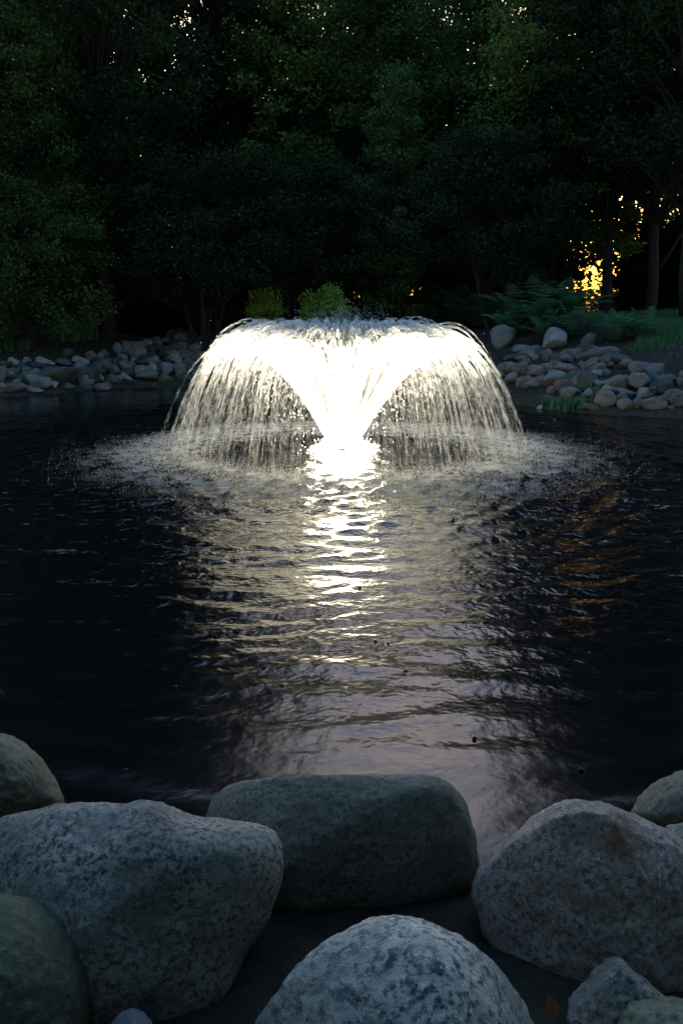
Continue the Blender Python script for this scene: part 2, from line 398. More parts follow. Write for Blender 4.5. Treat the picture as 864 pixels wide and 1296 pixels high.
P = np.concatenate(P); D = np.concatenate(D); RA = np.concatenate(RA); LN = np.concatenate(LN)
k = P[:, 2] > 0.0
spray = link('falling_spray', drops_mesh('falling_spray', P[k], D[k], RA[k], LN[k]), M['spray'], fountain); spray['kind'] = 'stuff'
# solid streams of the rising trumpet
V, Fc = [], []
for j in range(640):
    a = 2 * math.pi * j / 640 + rng.normal(0, .01); ti = rng.integers(0, 6); vr = [3.05, 2.9, 2.65, 2.2, 1.6, .8][ti] * rng.normal(1, .03); vz = [5.55, 5.7, 5.9, 6.0, 6.05, 6.05][ti] * rng.normal(1, .012)
    t = np.linspace(0.0, rng.uniform(.48, .70), 12); r, z, _, _ = traj(t, rng.uniform(.10, .20), vr, vz)
    tube(V, Fc, [(q * math.cos(a), q * math.sin(a), h) for q, h in zip(r, z)], list(np.interp(np.linspace(0, 1, 12), [0, .35, .7, 1], [.012, .022, .022, .008])), 4)
js = link('rising_jets', mesh_np('rising_jets', V, Fc, True), M['spray'], fountain); js['kind'] = 'stuff'
# fine drops flung above the crown and through the trumpet
n = 9000
a = rng.uniform(0, 6.283, n); vr = np.abs(rng.normal(1.4, .8, n)); vz = rng.normal(5.75, .25, n); t = rng.uniform(.15, 1.0, n)
r, z, ur, uz = traj(t, .1, vr, vz)
n2 = 2600
a2 = rng.uniform(0, 6.283, n2); r2, z2, ur2, uz2 = traj(rng.uniform(.4, .85, n2), .05, np.abs(rng.normal(.45, .6, n2)), rng.normal(6.2, .24, n2))
a = np.r_[a, a2]; r = np.r_[r, r2]; z = np.r_[z, z2]; ur = np.r_[ur, ur2]; uz = np.r_[uz, uz2]
k = z > 0; a, r, z, ur, uz = a[k], r[k], z[k], ur[k], uz[k]
fs = link('fine_spray', drops_mesh('fine_spray', np.stack([r * np.cos(a), r * np.sin(a), z], 1), np.stack([ur * np.cos(a), ur * np.sin(a), uz], 1),
          rng.uniform(.0015, .004, len(a)), rng.uniform(.006, .03, len(a))), M['spray'], fountain); fs['kind'] = 'stuff'
# water tumbling back around the float
n = 7000
a = rng.uniform(0, 6.283, n); r = .10 + np.abs(rng.normal(0, .13, n)); z = np.abs(rng.normal(0, .07, n)) * np.clip(1.3 - r * 1.6, .15, 1)
dd = rng.normal(0, 1, (n, 3)); dd[:, 2] += 1
bf = link('base_foam', drops_mesh('base_foam', np.stack([r * np.cos(a), r * np.sin(a), z], 1), dd, rng.uniform(.003, .009, n), rng.uniform(.01, .03, n)), M['spray'], fountain); bf['kind'] = 'stuff'
# splash where the curtain lands
n = 60000
a = rng.uniform(0, 6.283, n); r = 2.2 + rng.normal(0, .28, n) + np.abs(rng.normal(0, .45, n)) * (rng.uniform(0, 1, n) < .75)
z = np.abs(rng.normal(0, .055, n)) * np.clip(1.6 - np.abs(r - 2.3) / .6, .25, 1.5)
dd = rng.normal(0, 1, (n, 3)); dd[:, 2] = np.abs(dd[:, 2]) + .6
ss = link('splash_ring', drops_mesh('splash_ring', np.stack([r * np.cos(a), r * np.sin(a), z], 1), dd, rng.uniform(.0012, .004, n), rng.uniform(.005, .018, n)), M['spray'], fountain); ss['kind'] = 'stuff'

# drifting mist over the landing ring
V, Fc = lathe([(1.45, .01), (1.55, .30), (3.4, .30), (3.55, .01), (1.45, .01)], 64)
mv = bpy.data.materials.new('mist'); mv.use_nodes = True; nt = mv.node_tree; nt.nodes.remove(nt.nodes['Principled BSDF'])
pv = nt.nodes.new('ShaderNodeVolumePrincipled'); pv.inputs['Color'].default_value = (.95, .95, .93, 1); pv.inputs['Anisotropy'].default_value = .2
tcm = N(nt, 'ShaderNodeTexCoord'); nz = N(nt, 'ShaderNodeTexNoise', Scale=3.2, Detail=3.0, Roughness=.6); nt.links.new(tcm.outputs['Object'], nz.inputs['Vector'])
mr = nt.nodes.new('ShaderNodeMapRange'); mr.inputs['From Min'].default_value = .38; mr.inputs['From Max'].default_value = .72; mr.inputs['To Max'].default_value = 9.0
nt.links.new(nz.outputs[0], mr.inputs[0])
sx = nt.nodes.new('ShaderNodeSeparateXYZ'); nt.links.new(tcm.outputs['Object'], sx.inputs[0])
cb = nt.nodes.new('ShaderNodeCombineXYZ'); nt.links.new(sx.outputs[0], cb.inputs[0]); nt.links.new(sx.outputs[1], cb.inputs[1])
vl = nt.nodes.new('ShaderNodeVectorMath'); vl.operation = 'LENGTH'; nt.links.new(cb.outputs[0], vl.inputs[0])
fr = nt.nodes.new('ShaderNodeFloatCurve'); cu = fr.mapping.curves[0]
for x_, y_ in ((.42, 0), (.5, .35), (.6, 1), (.7, 1), (.8, .4), (.9, .1)): cu.points.new(x_, y_)
cu.points[0].location = (0, 0); cu.points[-1].location = (1, 0); fr.mapping.update()
dv = nt.nodes.new('ShaderNodeMath'); dv.operation = 'DIVIDE'; nt.links.new(vl.outputs['Value'], dv.inputs[0]); dv.inputs[1].default_value = 3.6; nt.links.new(dv.outputs[0], fr.inputs['Value'])
zf = nt.nodes.new('ShaderNodeMapRange'); nt.links.new(sx.outputs[2], zf.inputs[0]); zf.inputs['From Min'].default_value = .0; zf.inputs['From Max'].default_value = .3; zf.inputs['To Min'].default_value = 1; zf.inputs['To Max'].default_value = 0
p1 = nt.nodes.new('ShaderNodeMath'); p1.operation = 'MULTIPLY'; nt.links.new(mr.outputs[0], p1.inputs[0]); nt.links.new(fr.outputs[0], p1.inputs[1])
p2 = nt.nodes.new('ShaderNodeMath'); p2.operation = 'MULTIPLY'; nt.links.new(p1.outputs[0], p2.inputs[0]); nt.links.new(zf.outputs[0], p2.inputs[1])
nt.links.new(p2.outputs[0], pv.inputs['Density']); nt.links.new(pv.outputs[0], nt.nodes['Material Output'].inputs['Volume'])
ms = link('mist_ring', mesh_np('mist_ring', V, Fc, True), mv, fountain); ms['kind'] = 'stuff'
cy.volume_step_rate = 2.0; cy.volume_max_steps = 64

# ------------------------------------------------------------------ foreground boulders
NOISE = mnoise
def boulder(name, outline, D, thick, mat, label, seed, rough=.02, group=None, planes=(), sq=.72, tilt=0.0, cat='boulder', fine=.006):
    o2 = np.array(outline, float); c = o2.mean(0)
    if len(outline) > 3:      # area centroid keeps the outline star-shaped
        x, y = o2[:, 0], o2[:, 1]; x1, y1 = np.roll(x, -1), np.roll(y, -1); cr = x * y1 - x1 * y; A = cr.sum() / 2
        c = np.array([((x + x1) * cr).sum() / (6 * A), ((y + y1) * cr).sum() / (6 * A)])
    ang = np.arctan2(-(o2[:, 1] - c[1]), o2[:, 0] - c[0]); rad = np.hypot(o2[:, 0] - c[0], o2[:, 1] - c[1])
    k = np.argsort(ang); ang, rad = ang[k], rad[k]
    NT, NPH = 128, 72
    th = np.linspace(-math.pi, math.pi, NT, endpoint=False)
    # interpolate straight outline edges in polar form, then soften
    ax = np.r_[ang - 2 * math.pi, ang, ang + 2 * math.pi]; rx = np.r_[rad, rad, rad]
    px_, py_ = rx * np.cos(ax), rx * np.sin(ax); Rth = np.empty(NT)
    for i, t in enumerate(th):
        j = np.searchsorted(ax, t) - 1
        x0, y0, x1, y1 = px_[j], py_[j], px_[j + 1], py_[j + 1]
        dx, dy = math.cos(t), math.sin(t); den = dx * (y1 - y0) - dy * (x1 - x0)
        Rth[i] = (x0 * (y1 - y0) - y0 * (x1 - x0)) / den if abs(den) > 1e-9 else rx[j]
    for _ in range(2): Rth = (np.roll(Rth, 1) + 2 * Rth + np.roll(Rth, -1)) / 4
    C = at_depth(c[0], c[1], D); s = D / F
    nrm = (-FWD * math.cos(tilt) + UPV * math.sin(tilt)).normalized()
    rp = random.Random(seed * 17)
    planes = [(Vector(pn).normalized(), pd, .9) for pn, pd in planes]
    hw = Rth.mean() * s
    for _ in range(9):
        vv = Vector((rp.gauss(0, 1), rp.gauss(0, 1), rp.gauss(0, 1))).normalized(); vv = (vv * .9 + nrm * rp.choice((-1, 1))).normalized()
        planes.append((vv, rp.uniform(.72, .92) * math.sqrt((hw * math.hypot(vv.x, vv.dot(UPV))) ** 2 + (thick * vv.dot(nrm)) ** 2), .5))
    V = []
    off = Vector((seed * 3.7, seed * 1.3, seed * 7.1))
    for i in range(NPH + 1):
        ph = math.pi * i / NPH; sp, cp = math.sin(ph), math.cos(ph)
        a = abs(sp) ** sq; bb = math.copysign(abs(cp) ** .85, cp) * thick
        for t, rt in zip(th, Rth):
            p = RGT * (math.cos(t) * rt * s * a) + UPV * (math.sin(t) * rt * s * a) + nrm * bb
            for (pn, pd, pk) in planes:
                q = p.dot(pn) - pd
                if q > 0: p = p - pn * (q * pk)
            d0 = p.normalized()
            q = p * 2.6 + off
            h = NOISE.noise(q) * rough * 1.3 + NOISE.noise(q * 2.7) * rough * .6 + NOISE.noise(q * 7) * rough * .22 + NOISE.noise(q * 19) * fine
            p = p * 1.02 + d0 * h
            V.append(p)
            if i in (0, NPH): break
    idx = [[0] * NT] + [[1 + (i - 1) * NT + k for k in range(NT)] for i in range(1, NPH)] + [[1 + (NPH - 1) * NT] * NT]
    Fc = []
    for i in range(NPH):
        for k in range(NT):
            k2 = (k + 1) % NT
            if i == 0: Fc.append((idx[0][0], idx[1][k], idx[1][k2]))
            elif i == NPH - 1: Fc.append((idx[i][k2], idx[i][k], idx[NPH][0]))
            else: Fc.append((idx[i][k2], idx[i][k], idx[i + 1][k], idx[i + 1][k2]))
    o = link(name, mesh_np(name, [tuple(v) for v in V], Fc, True), mat)
    o.location = C
    return tag(o, label, cat, group)
boulder('boulder', [(0, 1046), (-15, 1025), (-5, 1048), (40, 1030), (62, 1021), (110, 1019), (160, 1022), (202, 1017), (222, 1026), (240, 1036), (290, 1040), (340, 1048), (362, 1066), (366, 1092), (350, 1130), (332, 1170), (310, 1205), (296, 1250), (270, 1296), (180, 1310), (90, 1296), (20, 1230), (-20, 1140), (-30, 1080)][3:] + [(8, 1036)],
        2.28, .30, M['granite_blue'], 'large flat-topped grey speckled boulder with a chipped top edge', 1, .018, sq=.62, tilt=.35, planes=(((0, -.55, -.83), .275),))
boulder('boulder', [(232, 1030), (254, 1006), (286, 993), (340, 990), (410, 986), (480, 982), (530, 984), (566, 992), (584, 1015), (597, 1060), (601, 1100), (596, 1140), (570, 1175), (500, 1185), (420, 1180), (340, 1165), (270, 1130), (236, 1074)],
        2.72, .30, M['granite_grey'], 'long smooth grey-green boulder with flat top sitting in the water', 2, .016, sq=.68, tilt=.4, planes=(((.3, -.55, -.78), .215),))
boulder('boulder', [(610, 1135), (622, 1100), (640, 1072), (668, 1050), (692, 1028), (722, 1018), (765, 1021), (800, 1036), (840, 1058), (880, 1085), (930, 1130), (950, 1200), (900, 1270), (800, 1290), (700, 1265), (640, 1230), (614, 1180)],
        2.34, .30, M['granite_pink'], 'big rounded grey-pink boulder with a rusty spot near its crest', 3, .03, sq=.7, tilt=.35, planes=(((-.62, -.72, .25), .205), ((.45, -.8, .35), .24), ((0, -.35, -.9), .40)))
boulder('boulder', [(318, 1290), (340, 1262), (370, 1228), (420, 1190), (470, 1170), (508, 1163), (545, 1170), (590, 1190), (625, 1218), (655, 1250), (680, 1280), (700, 1320), (690, 1400), (600, 1450), (480, 1455), (380, 1430), (320, 1370), (308, 1320)],
        1.86, .26, M['granite_speckled'], 'pale dome-shaped granite boulder with coarse black speckles', 4, .016, sq=.75, tilt=.3)
boulder('boulder', [(-60, 1010), (-30, 950), (0, 928), (22, 940), (45, 962), (62, 985), (75, 1012), (74, 1030), (50, 1045), (0, 1060), (-50, 1050)],
        3.05, .22, M['granite_moss'], 'round dark mossy boulder at the water edge behind the flat-topped boulder', 5, .012, tilt=.3)
boulder('boulder', [(-60, 1150), (0, 1138), (35, 1150), (65, 1172), (90, 1205), (104, 1240), (108, 1280), (100, 1340), (50, 1400), (-50, 1400), (-90, 1280)],
        1.98, .22, M['granite_moss'], 'brown-green mossy boulder in front of the flat-topped boulder', 6, .012, tilt=.3)
boulder('boulder', [(802, 1030), (815, 1010), (840, 990), (868, 976), (910, 985), (940, 1020), (930, 1060), (880, 1075), (835, 1060), (810, 1045)],
        2.95, .20, M['granite_grey'], 'tan-grey boulder by the water behind the big pink-grey boulder', 7, .014, tilt=.3)
boulder('boulder', [(838, 1056), (850, 1045), (875, 1040), (900, 1060), (905, 1090), (870, 1100), (845, 1080)],
        2.7, .12, M['granite_grey'], 'small grey stone wedged behind the big pink-grey boulder', 8, .01, tilt=.3)
boulder('rock', [(712, 1290), (725, 1262), (748, 1238), (768, 1224), (783, 1210), (795, 1226), (812, 1238), (828, 1256), (846, 1270), (862, 1300), (850, 1340), (780, 1360), (720, 1330)],
        1.98, .12, M['granite_blue'], 'small jagged grey rock with a pointed top below the pink-grey boulder', 9, .022, tilt=.2, sq=.9, cat='rock')
boulder('rock', [(775, 1296), (800, 1276), (835, 1270), (880, 1272), (910, 1300), (890, 1350), (800, 1350)],
        1.86, .10, M['granite_moss'], 'low mossy stone in front of the jagged rock', 10, .01, tilt=.2, cat='rock')
boulder('rock', [(140, 1296), (150, 1284), (165, 1279), (180, 1284), (192, 1300), (180, 1330), (150, 1330)],
        1.95, .05, M['stone_pale'], 'tiny pale pebble at the foot of the flat-topped boulder', 11, .004, tilt=.2, cat='pebble', fine=.001)

rust_spot(M['granite_pink'], tuple(at_depth(793, 1064, 2.14)), .06)
# more of the boulder edging along the near shore, to both sides
src = [o for o in COL.objects if o.name.split('.')[0] == 'boulder'][:4]
fr = random.Random(21)
for i, (x, y) in enumerate([(2.35, 2.75), (3.05, 2.95), (3.75, 2.85), (4.5, 3.1), (5.3, 3.2), (6.2, 3.3), (2.5, 2.1), (3.4, 2.2), (-2.15, 2.8), (-2.9, 3.0), (-3.7, 2.95), (-4.5, 3.1), (-5.4, 3.2), (-6.3, 3.35), (-2.2, 2.05), (-3.2, 2.25)]):
    o = src[i % 4].copy(); COL.objects.link(o); k_ = fr.uniform(.75, 1.1)
    o.location = (x, y, .10); o.scale = (k_, k_, k_); o.rotation_euler = (fr.uniform(-.2, .2), fr.uniform(-.2, .2), fr.uniform(0, 6.28))
    tag(o, 'rounded boulder farther along the near shore of the pond', 'boulder', 'boulders farther along the near shore')
# dry leaf caught between the boulders
V, Fc = [], []
for i in range(9):
    t = i / 8; w = .022 * math.sin(math.pi * min(1, t * .92 + .06)) ** .8
    for j in (-1, 0, 1): V.append((j * w, t * .075, .010 * math.sin(t * 3) + abs(j) * .006))
for i in range(8):
    for j in range(2): a = i * 3 + j; Fc.append((a, a + 1, a + 4, a + 3))
lf = link('dry_leaf', mesh_np('dry_leaf', V, Fc, True), M['brown_leaf']); lf.location = at_depth(697, 1290, 1.84); lf.rotation_euler = (R(65), 0, R(15))
lf.scale = (.75, .62, .75)
tag(lf, 'curled brown leaf between the speckled boulder and the jagged rock', 'leaf')

# ------------------------------------------------------------------ bank stones
def stone_mesh(seed):
    import bmesh
    bm = bmesh.new(); bmesh.ops.create_icosphere(bm, subdivisions=3, radius=.5)
    r_ = random.Random(seed); off = Vector((seed * 5.3, seed * 2.1, seed))
    pl = [(Vector((r_.gauss(0, 1), r_.gauss(0, 1), r_.gauss(0, 1))).normalized(), r_.uniform(.20, .38)) for _ in range(12)]
    for v in bm.verts:
        p = v.co.copy(); p += p.normalized() * (NOISE.noise(p * 2.2 + off) * .12)
        for n_, d_ in pl:
            q = p.dot(n_) - d_
            if q > 0: p -= n_ * q * .92
        p += p.normalized() * NOISE.noise(p * 7 + off) * .025
        v.co = p
    me = bpy.data.meshes.new('stone'); bm.to_mesh(me); bm.free()
    me.polygons.foreach_set('use_smooth', [True] * len(me.polygons)); return me
KINDS = ['stone_pale', 'stone_grey', 'stone_rose', 'stone_slate', 'stone_dark']
SM = {}
for mi, mk in enumerate(KINDS):
    for s_ in range(4):
        me = stone_mesh(11 + s_ + 4 * mi); me.materials.append(M[mk]); SM[mk, s_] = me
COLOR = {'stone_pale': 'pale grey', 'stone_grey': 'grey', 'stone_rose': 'brownish pink', 'stone_slate': 'blue-grey', 'stone_dark': 'dark wet'}
def bank_stone(px, py, w, h, mk, side, roll=0.0, label=None, name='bank_stone', group=True):
    base = hit_ground(px, py + h * .45)
    dist = base.y / math.cos(0) ; s = base.y / FWD.y / F * 1.0
    W, Hh = w * s, h * s * 1.12
    o = bpy.data.objects.new(name, SM[mk, random.randrange(4)]); COL.objects.link(o)
    o.scale = (W * 1.1, W * random.uniform(.75, 1.0), Hh * 1.15)
    o.rotation_euler = (random.uniform(-.15, .15), roll, random.uniform(-.5, .5))
    o.location = (base.x, base.y + W * .25, base.z + Hh * .38)
    size = 'small' if w < 14 else ('large' if w > 24 else 'medium-sized')
    row = 'at the waterline' if base.z < .14 else ('midway up' if base.z < .5 else 'near the top')
    tag(o, label or f'{size} {COLOR[mk]} stone {row} of the {side}', 'stone', f'{size} {COLOR[mk]} stones {row} of the {side}' if not label else None)
    return o
LP_, LG, LR, LS, LD = KINDS
left = [(17, 461, 20, 11, LP_), (32, 457, 13, 8, LP_), (53, 459, 24, 9, LP_), (78, 458, 24, 11, LR), (88, 447, 15, 8, LG), (99, 457, 22, 9, LP_), (101, 463, 24, 8, LP_), (117, 452, 16, 11, LG),
        (127, 453, 12, 10, LG), (134, 463, 20, 19, LR), (119, 462, 10, 8, LS), (63, 474, 46, 22, LD), (105, 474, 40, 20, LD), (34, 471, 15, 10, LG), (11, 475, 22, 8, LP_), (44, 483, 26, 16, LG),
        (67, 487, 13, 10, LP_), (26, 488, 9, 5, LP_), (39, 494, 30, 7, LR), (10, 490, 22, 12, LR), (105, 484, 20, 10, LG), (128, 478, 7, 8, LP_), (3, 473, 10, 16, LG), (112, 489, 20, 7, LD),
        (164, 440, 25, 15, LG), (184, 439, 15, 12, LS), (148, 443, 12, 16, LS), (200, 436, 18, 14, LG), (211, 432, 16, 9, LG), (203, 444, 16, 10, LP_), (226, 439, 30, 12, LG), (208, 447, 20, 15, LD),
        (231, 448, 20, 13, LR), (216, 418, 14, 8, LR), (218, 425, 12, 12, LG), (234, 409, 11, 10, LR), (247, 414, 18, 14, LG), (226, 417, 10, 10, LR), (229, 430, 15, 15, LG), (242, 429, 18, 16, LS),
        (250, 445, 22, 18, LR), (222, 455, 18, 13, LP_), (196, 458, 13, 11, LG), (170, 458, 13, 8, LP_), (182, 455, 18, 15, LD), (159, 466, 21, 14, LG), (180, 470, 18, 13, LG), (193, 468, 14, 14, LP_),
        (211, 466, 22, 17, LS), (226, 470, 15, 13, LG), (242, 463, 20, 14, LG), (158, 478, 15, 7, LP_), (187, 476, 32, 11, LG), (133, 448, 10, 7, LG), (146, 470, 16, 12, LG), (148, 480, 14, 8, LG),
        (262, 468, 20, 14, LG), (258, 455, 18, 14, LR), (268, 440, 20, 14, LG), (210, 480, 18, 8, LG), (236, 478, 20, 9, LD), (258, 480, 18, 9, LG), (85, 490, 14, 7, LD), (135, 488, 14, 7, LG)]
right = [(675, 452, 15, 10, LP_), (697, 451, 18, 14, LG), (734, 441, 10, 6, LP_), (683, 470, 18, 17, LR), (712, 467, 15, 10, LG), (725, 469, 34, 14, LR), (704, 480, 28, 17, LG), (716, 489, 26, 14, LR),
         (727, 497, 27, 11, LG), (699, 494, 12, 9, LR), (744, 484, 26, 22, LD), (662, 462, 16, 14, LR), (653, 466, 20, 14, LR), (672, 474, 12, 10, LG), (664, 484, 18, 12, LR), (683, 516, 9, 5, LP_),
         (763, 446, 34, 16, LR), (776, 455, 36, 13, LD), (751, 461, 26, 16, LR), (769, 463, 12, 8, LR), (756, 473, 17, 9, LP_), (786, 484, 29, 22, LR), (813, 485, 27, 18, LG), (829, 473, 27, 15, LS),
         (770, 473, 12, 8, LG), (769, 495, 22, 13, LP_), (770, 506, 26, 18, LR), (794, 499, 30, 14, LR), (825, 511, 28, 16, LG), (855, 503, 22, 17, LG), (862, 484, 14, 10, LG), (796, 513, 22, 12, LG),
         (840, 488, 27, 17, LD), (817, 500, 12, 9, LR), (849, 516, 8, 6, LG), (843, 508, 12, 12, LG), (648, 480, 18, 12, LG), (640, 466, 18, 13, LG), (690, 505, 14, 9, LD), (735, 508, 18, 10, LD), (750, 515, 16, 8, LR), (880, 508, 24, 16, LR), (884, 490, 22, 14, LG)]
for i in range(46):
    r_ = random.Random(500 + i); x = r_.choice((-1, 1)) * r_.uniform(1.5, 4.2); y = r_.uniform(2.3, 3.0); w_ = r_.uniform(.10, .24)
    o = bpy.data.objects.new('cobble', SM[r_.choice(['stone_dark', 'stone_dark', 'stone_slate']), r_.randrange(4)]); COL.objects.link(o)
    o.scale = (w_ * 1.2, w_, w_ * .8); o.rotation_euler = (r_.uniform(-.3, .3), r_.uniform(-.3, .3), r_.uniform(0, 6.28)); o.location = (x, y, max(gz(x, y), -.05) + w_ * .12)
    tag(o, 'small dark wet cobble in the shade between the near boulders', 'cobble', 'dark cobbles between the near boulders')
fl = random.Random(3)
for _ in range(24):
    left.append((fl.uniform(150, 268), fl.uniform(420, 455), fl.uniform(13, 22), fl.uniform(9, 14), fl.choice([LG, LD, LS, LR])))
    right.append((fl.uniform(645, 770), fl.uniform(442, 468), fl.uniform(13, 24), fl.uniform(9, 14), fl.choice([LG, LD, LS, LR])))
for _ in range(46):
    x = fl.uniform(-5, 265); y = fl.uniform(457, 492) - max(0, x - 130) * .13 + fl.uniform(-8, 0) * (x > 150)
    left.append((x, y, fl.uniform(12, 22), fl.uniform(8, 13), fl.choice([LG, LD, LD, LS, LR])))
for _ in range(52):
    x = fl.uniform(650, 880); y = fl.uniform(458, 514); left_ok = y < 480 + (x - 650) * .35
    if left_ok: right.append((x, y, fl.uniform(13, 24), fl.uniform(9, 15), fl.choice([LG, LD, LD, LS, LR])))
for x, y, w, h, mk in left: bank_stone(x, y, w * 1.22, h * 1.25, mk, 'rock bank below the mulch slope', random.uniform(-.2, .2))
for x, y, w, h, mk in right: bank_stone(x, y, w * 1.2, h * 1.25, mk, 'rock pile below the lawn edge', random.uniform(-.3, .3))
for x in range(278, 640, 15):
    for dy in (0, -13, -24):
        t_ = (x - 278) / 360; yb = 478 + 22 * t_ + dy + random.uniform(-3, 3)
        bank_stone(x + random.uniform(-6, 6), yb, random.uniform(14, 24), random.uniform(9, 14), random.choice([LG, LG, LR, LP_, LD, LS]), 'far shore behind the fountain', random.uniform(-.2, .2))
bank_stone(704, 431, 42, 27, LP_, '', 0.1, 'large pale angular rock topping the pile beside the ferns', 'angular_rock')
bank_stone(637, 427, 32, 30, LG, '', 0.2, 'tall grey slab rock beside the fountain spray', 'angular_rock')
bank_stone(748, 429, 26, 22, LS, '', -0.2, 'pointed blue-grey rock below the glowing tree gap', 'angular_rock')

# ------------------------------------------------------------------ leaves
def leaf_quads(P, size, rs, flat=.5, asp=.55):
    n = len(P)
    nr = rs.normal(0, 1, (n, 3)); nr[:, 2] = np.abs(nr[:, 2]) + flat; nr /= np.linalg.norm(nr, axis=1, keepdims=True)
    t = rs.normal(0, 1, (n, 3)); t -= nr * (t * nr).sum(1, keepdims=True); t /= np.linalg.norm(t, axis=1, keepdims=True)
    bt = np.cross(nr, t); s = (size * rs.uniform(.6, 1.3, n))[:, None]
    V = np.stack([P - t * s * .5, P + bt * s * asp * .5 - t * s * .05, P + t * s * .5 - nr * s * .12, P - bt * s * asp * .5 - t * s * .05], 1).reshape(-1, 3)
    return V, np.arange(n * 4).reshape(n, 4)
def make_tree(name, seed, H, base, Rr, ncl, lpc, lsize, leafm, stems=1, trunk_r=.16, top=.35, clr=.75, lean=0.0, low=1.0):
    """tapered trunk(s) with limbs reaching into leaf clumps; origin at the foot"""
    rs = np.random.default_rng(seed); r_ = random.Random(seed)
    root = empty(name); V, Fc = [], []
    cl = []
    while len(cl) < ncl:
        t = rs.uniform(0, 1); z = base + (H - base) * t
        prof = Rr * (min(1, (t / .3) ** .5 * (1 - low) + low if t < .3 else 1) * (1 - (1 - top) * max(0, (t - .35) / .65) ** 1.5))
        a = rs.uniform(0, 6.283); q = prof * math.sqrt(rs.uniform(.05, 1)) * rs.uniform(.8, 1.12)
        cl.append((q * math.cos(a) + lean * z, q * math.sin(a), z))
    cl = np.array(cl)
    tops = []
    for s_ in range(stems):
        a = 6.283 * s_ / stems + r_.uniform(0, 1); sp = .0 if stems == 1 else Rr * .45
        pts, rad = [], []
        nseg = 9; hh = H * (.9 if stems == 1 else .7)
        jx = jy = 0
        for i in range(nseg + 1):
            t = i / nseg; jx += r_.gauss(0, .05 * H / 12); jy += r_.gauss(0, .05 * H / 12)
            pts.append((sp * math.cos(a) * t ** .8 + jx * (t > 0) + lean * hh * t, sp * math.sin(a) * t ** .8 + jy * (t > 0), -.3 + (hh + .3) * t))
            rad.append(trunk_r * (1.25 if i == 0 else 1) * (1 - .88 * t) + .012)
        tube(V, Fc, pts, rad, 8); tops.append((pts, rad))
    for i in range(0, ncl, max(1, ncl // 70)):
        pts, rad = r_.choice(tops); c = cl[i]
        j = max(1, min(len(pts) - 2, int(len(pts) * (c[2] / H) * .72))); p0 = Vector(pts[j]); p1 = Vector(c)
        mid = p0.lerp(p1, .5) + Vector((r_.gauss(0, .12), r_.gauss(0, .12), .15 + abs(r_.gauss(0, .15))))
        r0 = min(rad[j] * .5, trunk_r * .35)
        tube(V, Fc, [p0, p0.lerp(mid, .5), mid, mid.lerp(p1, .6), p1], [r0, r0 * .75, r0 * .5, r0 * .32, .008], 5)
    link('trunk', mesh_np('trunk', V, Fc, True), M['bark'], root)
    k = rs.integers(0, ncl, ncl * lpc); sz = rs.uniform(.6, 1.25, ncl) * clr
    d = rs.normal(0, 1, (len(k), 3)); d /= np.linalg.norm(d, axis=1, keepdims=True)
    d *= (rs.uniform(0, 1, len(k)) ** .45 * sz[k])[:, None]; d[:, 2] *= .6
    V, Fa = leaf_quads(cl[k] + d, lsize, rs)
    link('crown', mesh_np('crown', V, Fa), leafm, root)
    return root
def place_tree(src, used, px, Y, label, cat='tree', group=None, scale=1.0, rz=None, zs=1.0):
    o = copy_tree(src) if used.get(src.name) else src
    used[src.name] = True
    X = (px - 432) / F * (Y / FWD.y) * 1.0
    o.location = (X, Y, gz(X, Y) - .02); o.rotation_euler = (0, 0, random.uniform(0, 6.28) if rz is None else rz)
    o.scale = (scale, scale, scale * zs); tag(o, label, cat, group); return o
used = {}
T_tall = [make_tree('broadleaf_tree', 100 + i, 20, [3.6, 2.6, 4.4][i], 4.2, 330, 150, .17, M['leaf_dark'], 1, .24, .4, .82, 0, .7) for i in range(3)]
T_mid = [make_tree('broadleaf_tree', 120 + i, 10, [1.0, 1.8][i], 2.9, 260, 140, .14, M['leaf_mid'], 1, .14, .35, .75, 0, .8) for i in range(2)]
T_lit = make_tree('light_green_tree', 128, 10, 1.4, 2.9, 240, 140, .14, M['leaf_light'], 1, .14, .4, .7, 0, .8)
T_con = make_tree('evergreen_tree', 140, 9, .25, 2.3, 300, 150, .10, M['leaf_con'], 1, .14, .12, .55, 0, 1)
T_arb = make_tree('arborvitae', 141, 7.2, .3, 1.15, 170, 150, .09, M['leaf_cool'], 1, .10, .3, .42, 0, 1)
T_orn = make_tree('ornamental_tree', 142, 5.0, 1.7, 2.6, 220, 140, .10, M['leaf_dark'], 5, .075, .55, .55, 0, .75)
T_shr = make_tree('leafy_shrub', 143, 1.15, .15, .62, 60, 90, .07, M['leaf_sunlit'], 5, .02, .6, .22, 0, .7)

G2 = 'tall dark trees of the wood behind the pond'
for i, (px, Y, s, lab) in enumerate([(-70, 29, 1.0, 'tall dark tree behind the evergreen at the end of the rock bank'), (30, 33, 1.1, 'very tall dark tree behind the dense evergreen'),
        (118, 30, .98, 'tall dark tree between the evergreen and the leaning tree'), (205, 33, 1.0, 'tall dark tree behind the mulch slope'),
        (225, 38, .95, 'tall dark tree well behind the many-stemmed tree on the mulch slope'), (775, 31, 1.0, 'tall dark tree rising behind the fern bed'),
        (288, 34, .95, 'tall dark tree behind the spreading tree with bright shrubs'), (800, 33, 1.05, 'tall dark tree behind the trunks at the lawn edge'),
        (880, 29, 1.0, 'tall dark tree behind the thick trunk on the lawn'), (-10, 40, 1.2, 'tallest far tree of the wood beyond the evergreen'),
        (945, 36, 1.1, 'tall far tree of the wood beyond the lawn'), (655, 46, .8, 'tall dark tree standing behind the sunset gap'), (318, 44, .8, 'tall far tree between the mulch slope trees and the arborvitae')]):
    place_tree(T_tall[i % 3], used, px, Y, lab, 'tree', G2, s)
G3 = 'mid-height trees closing the gap above the fountain'
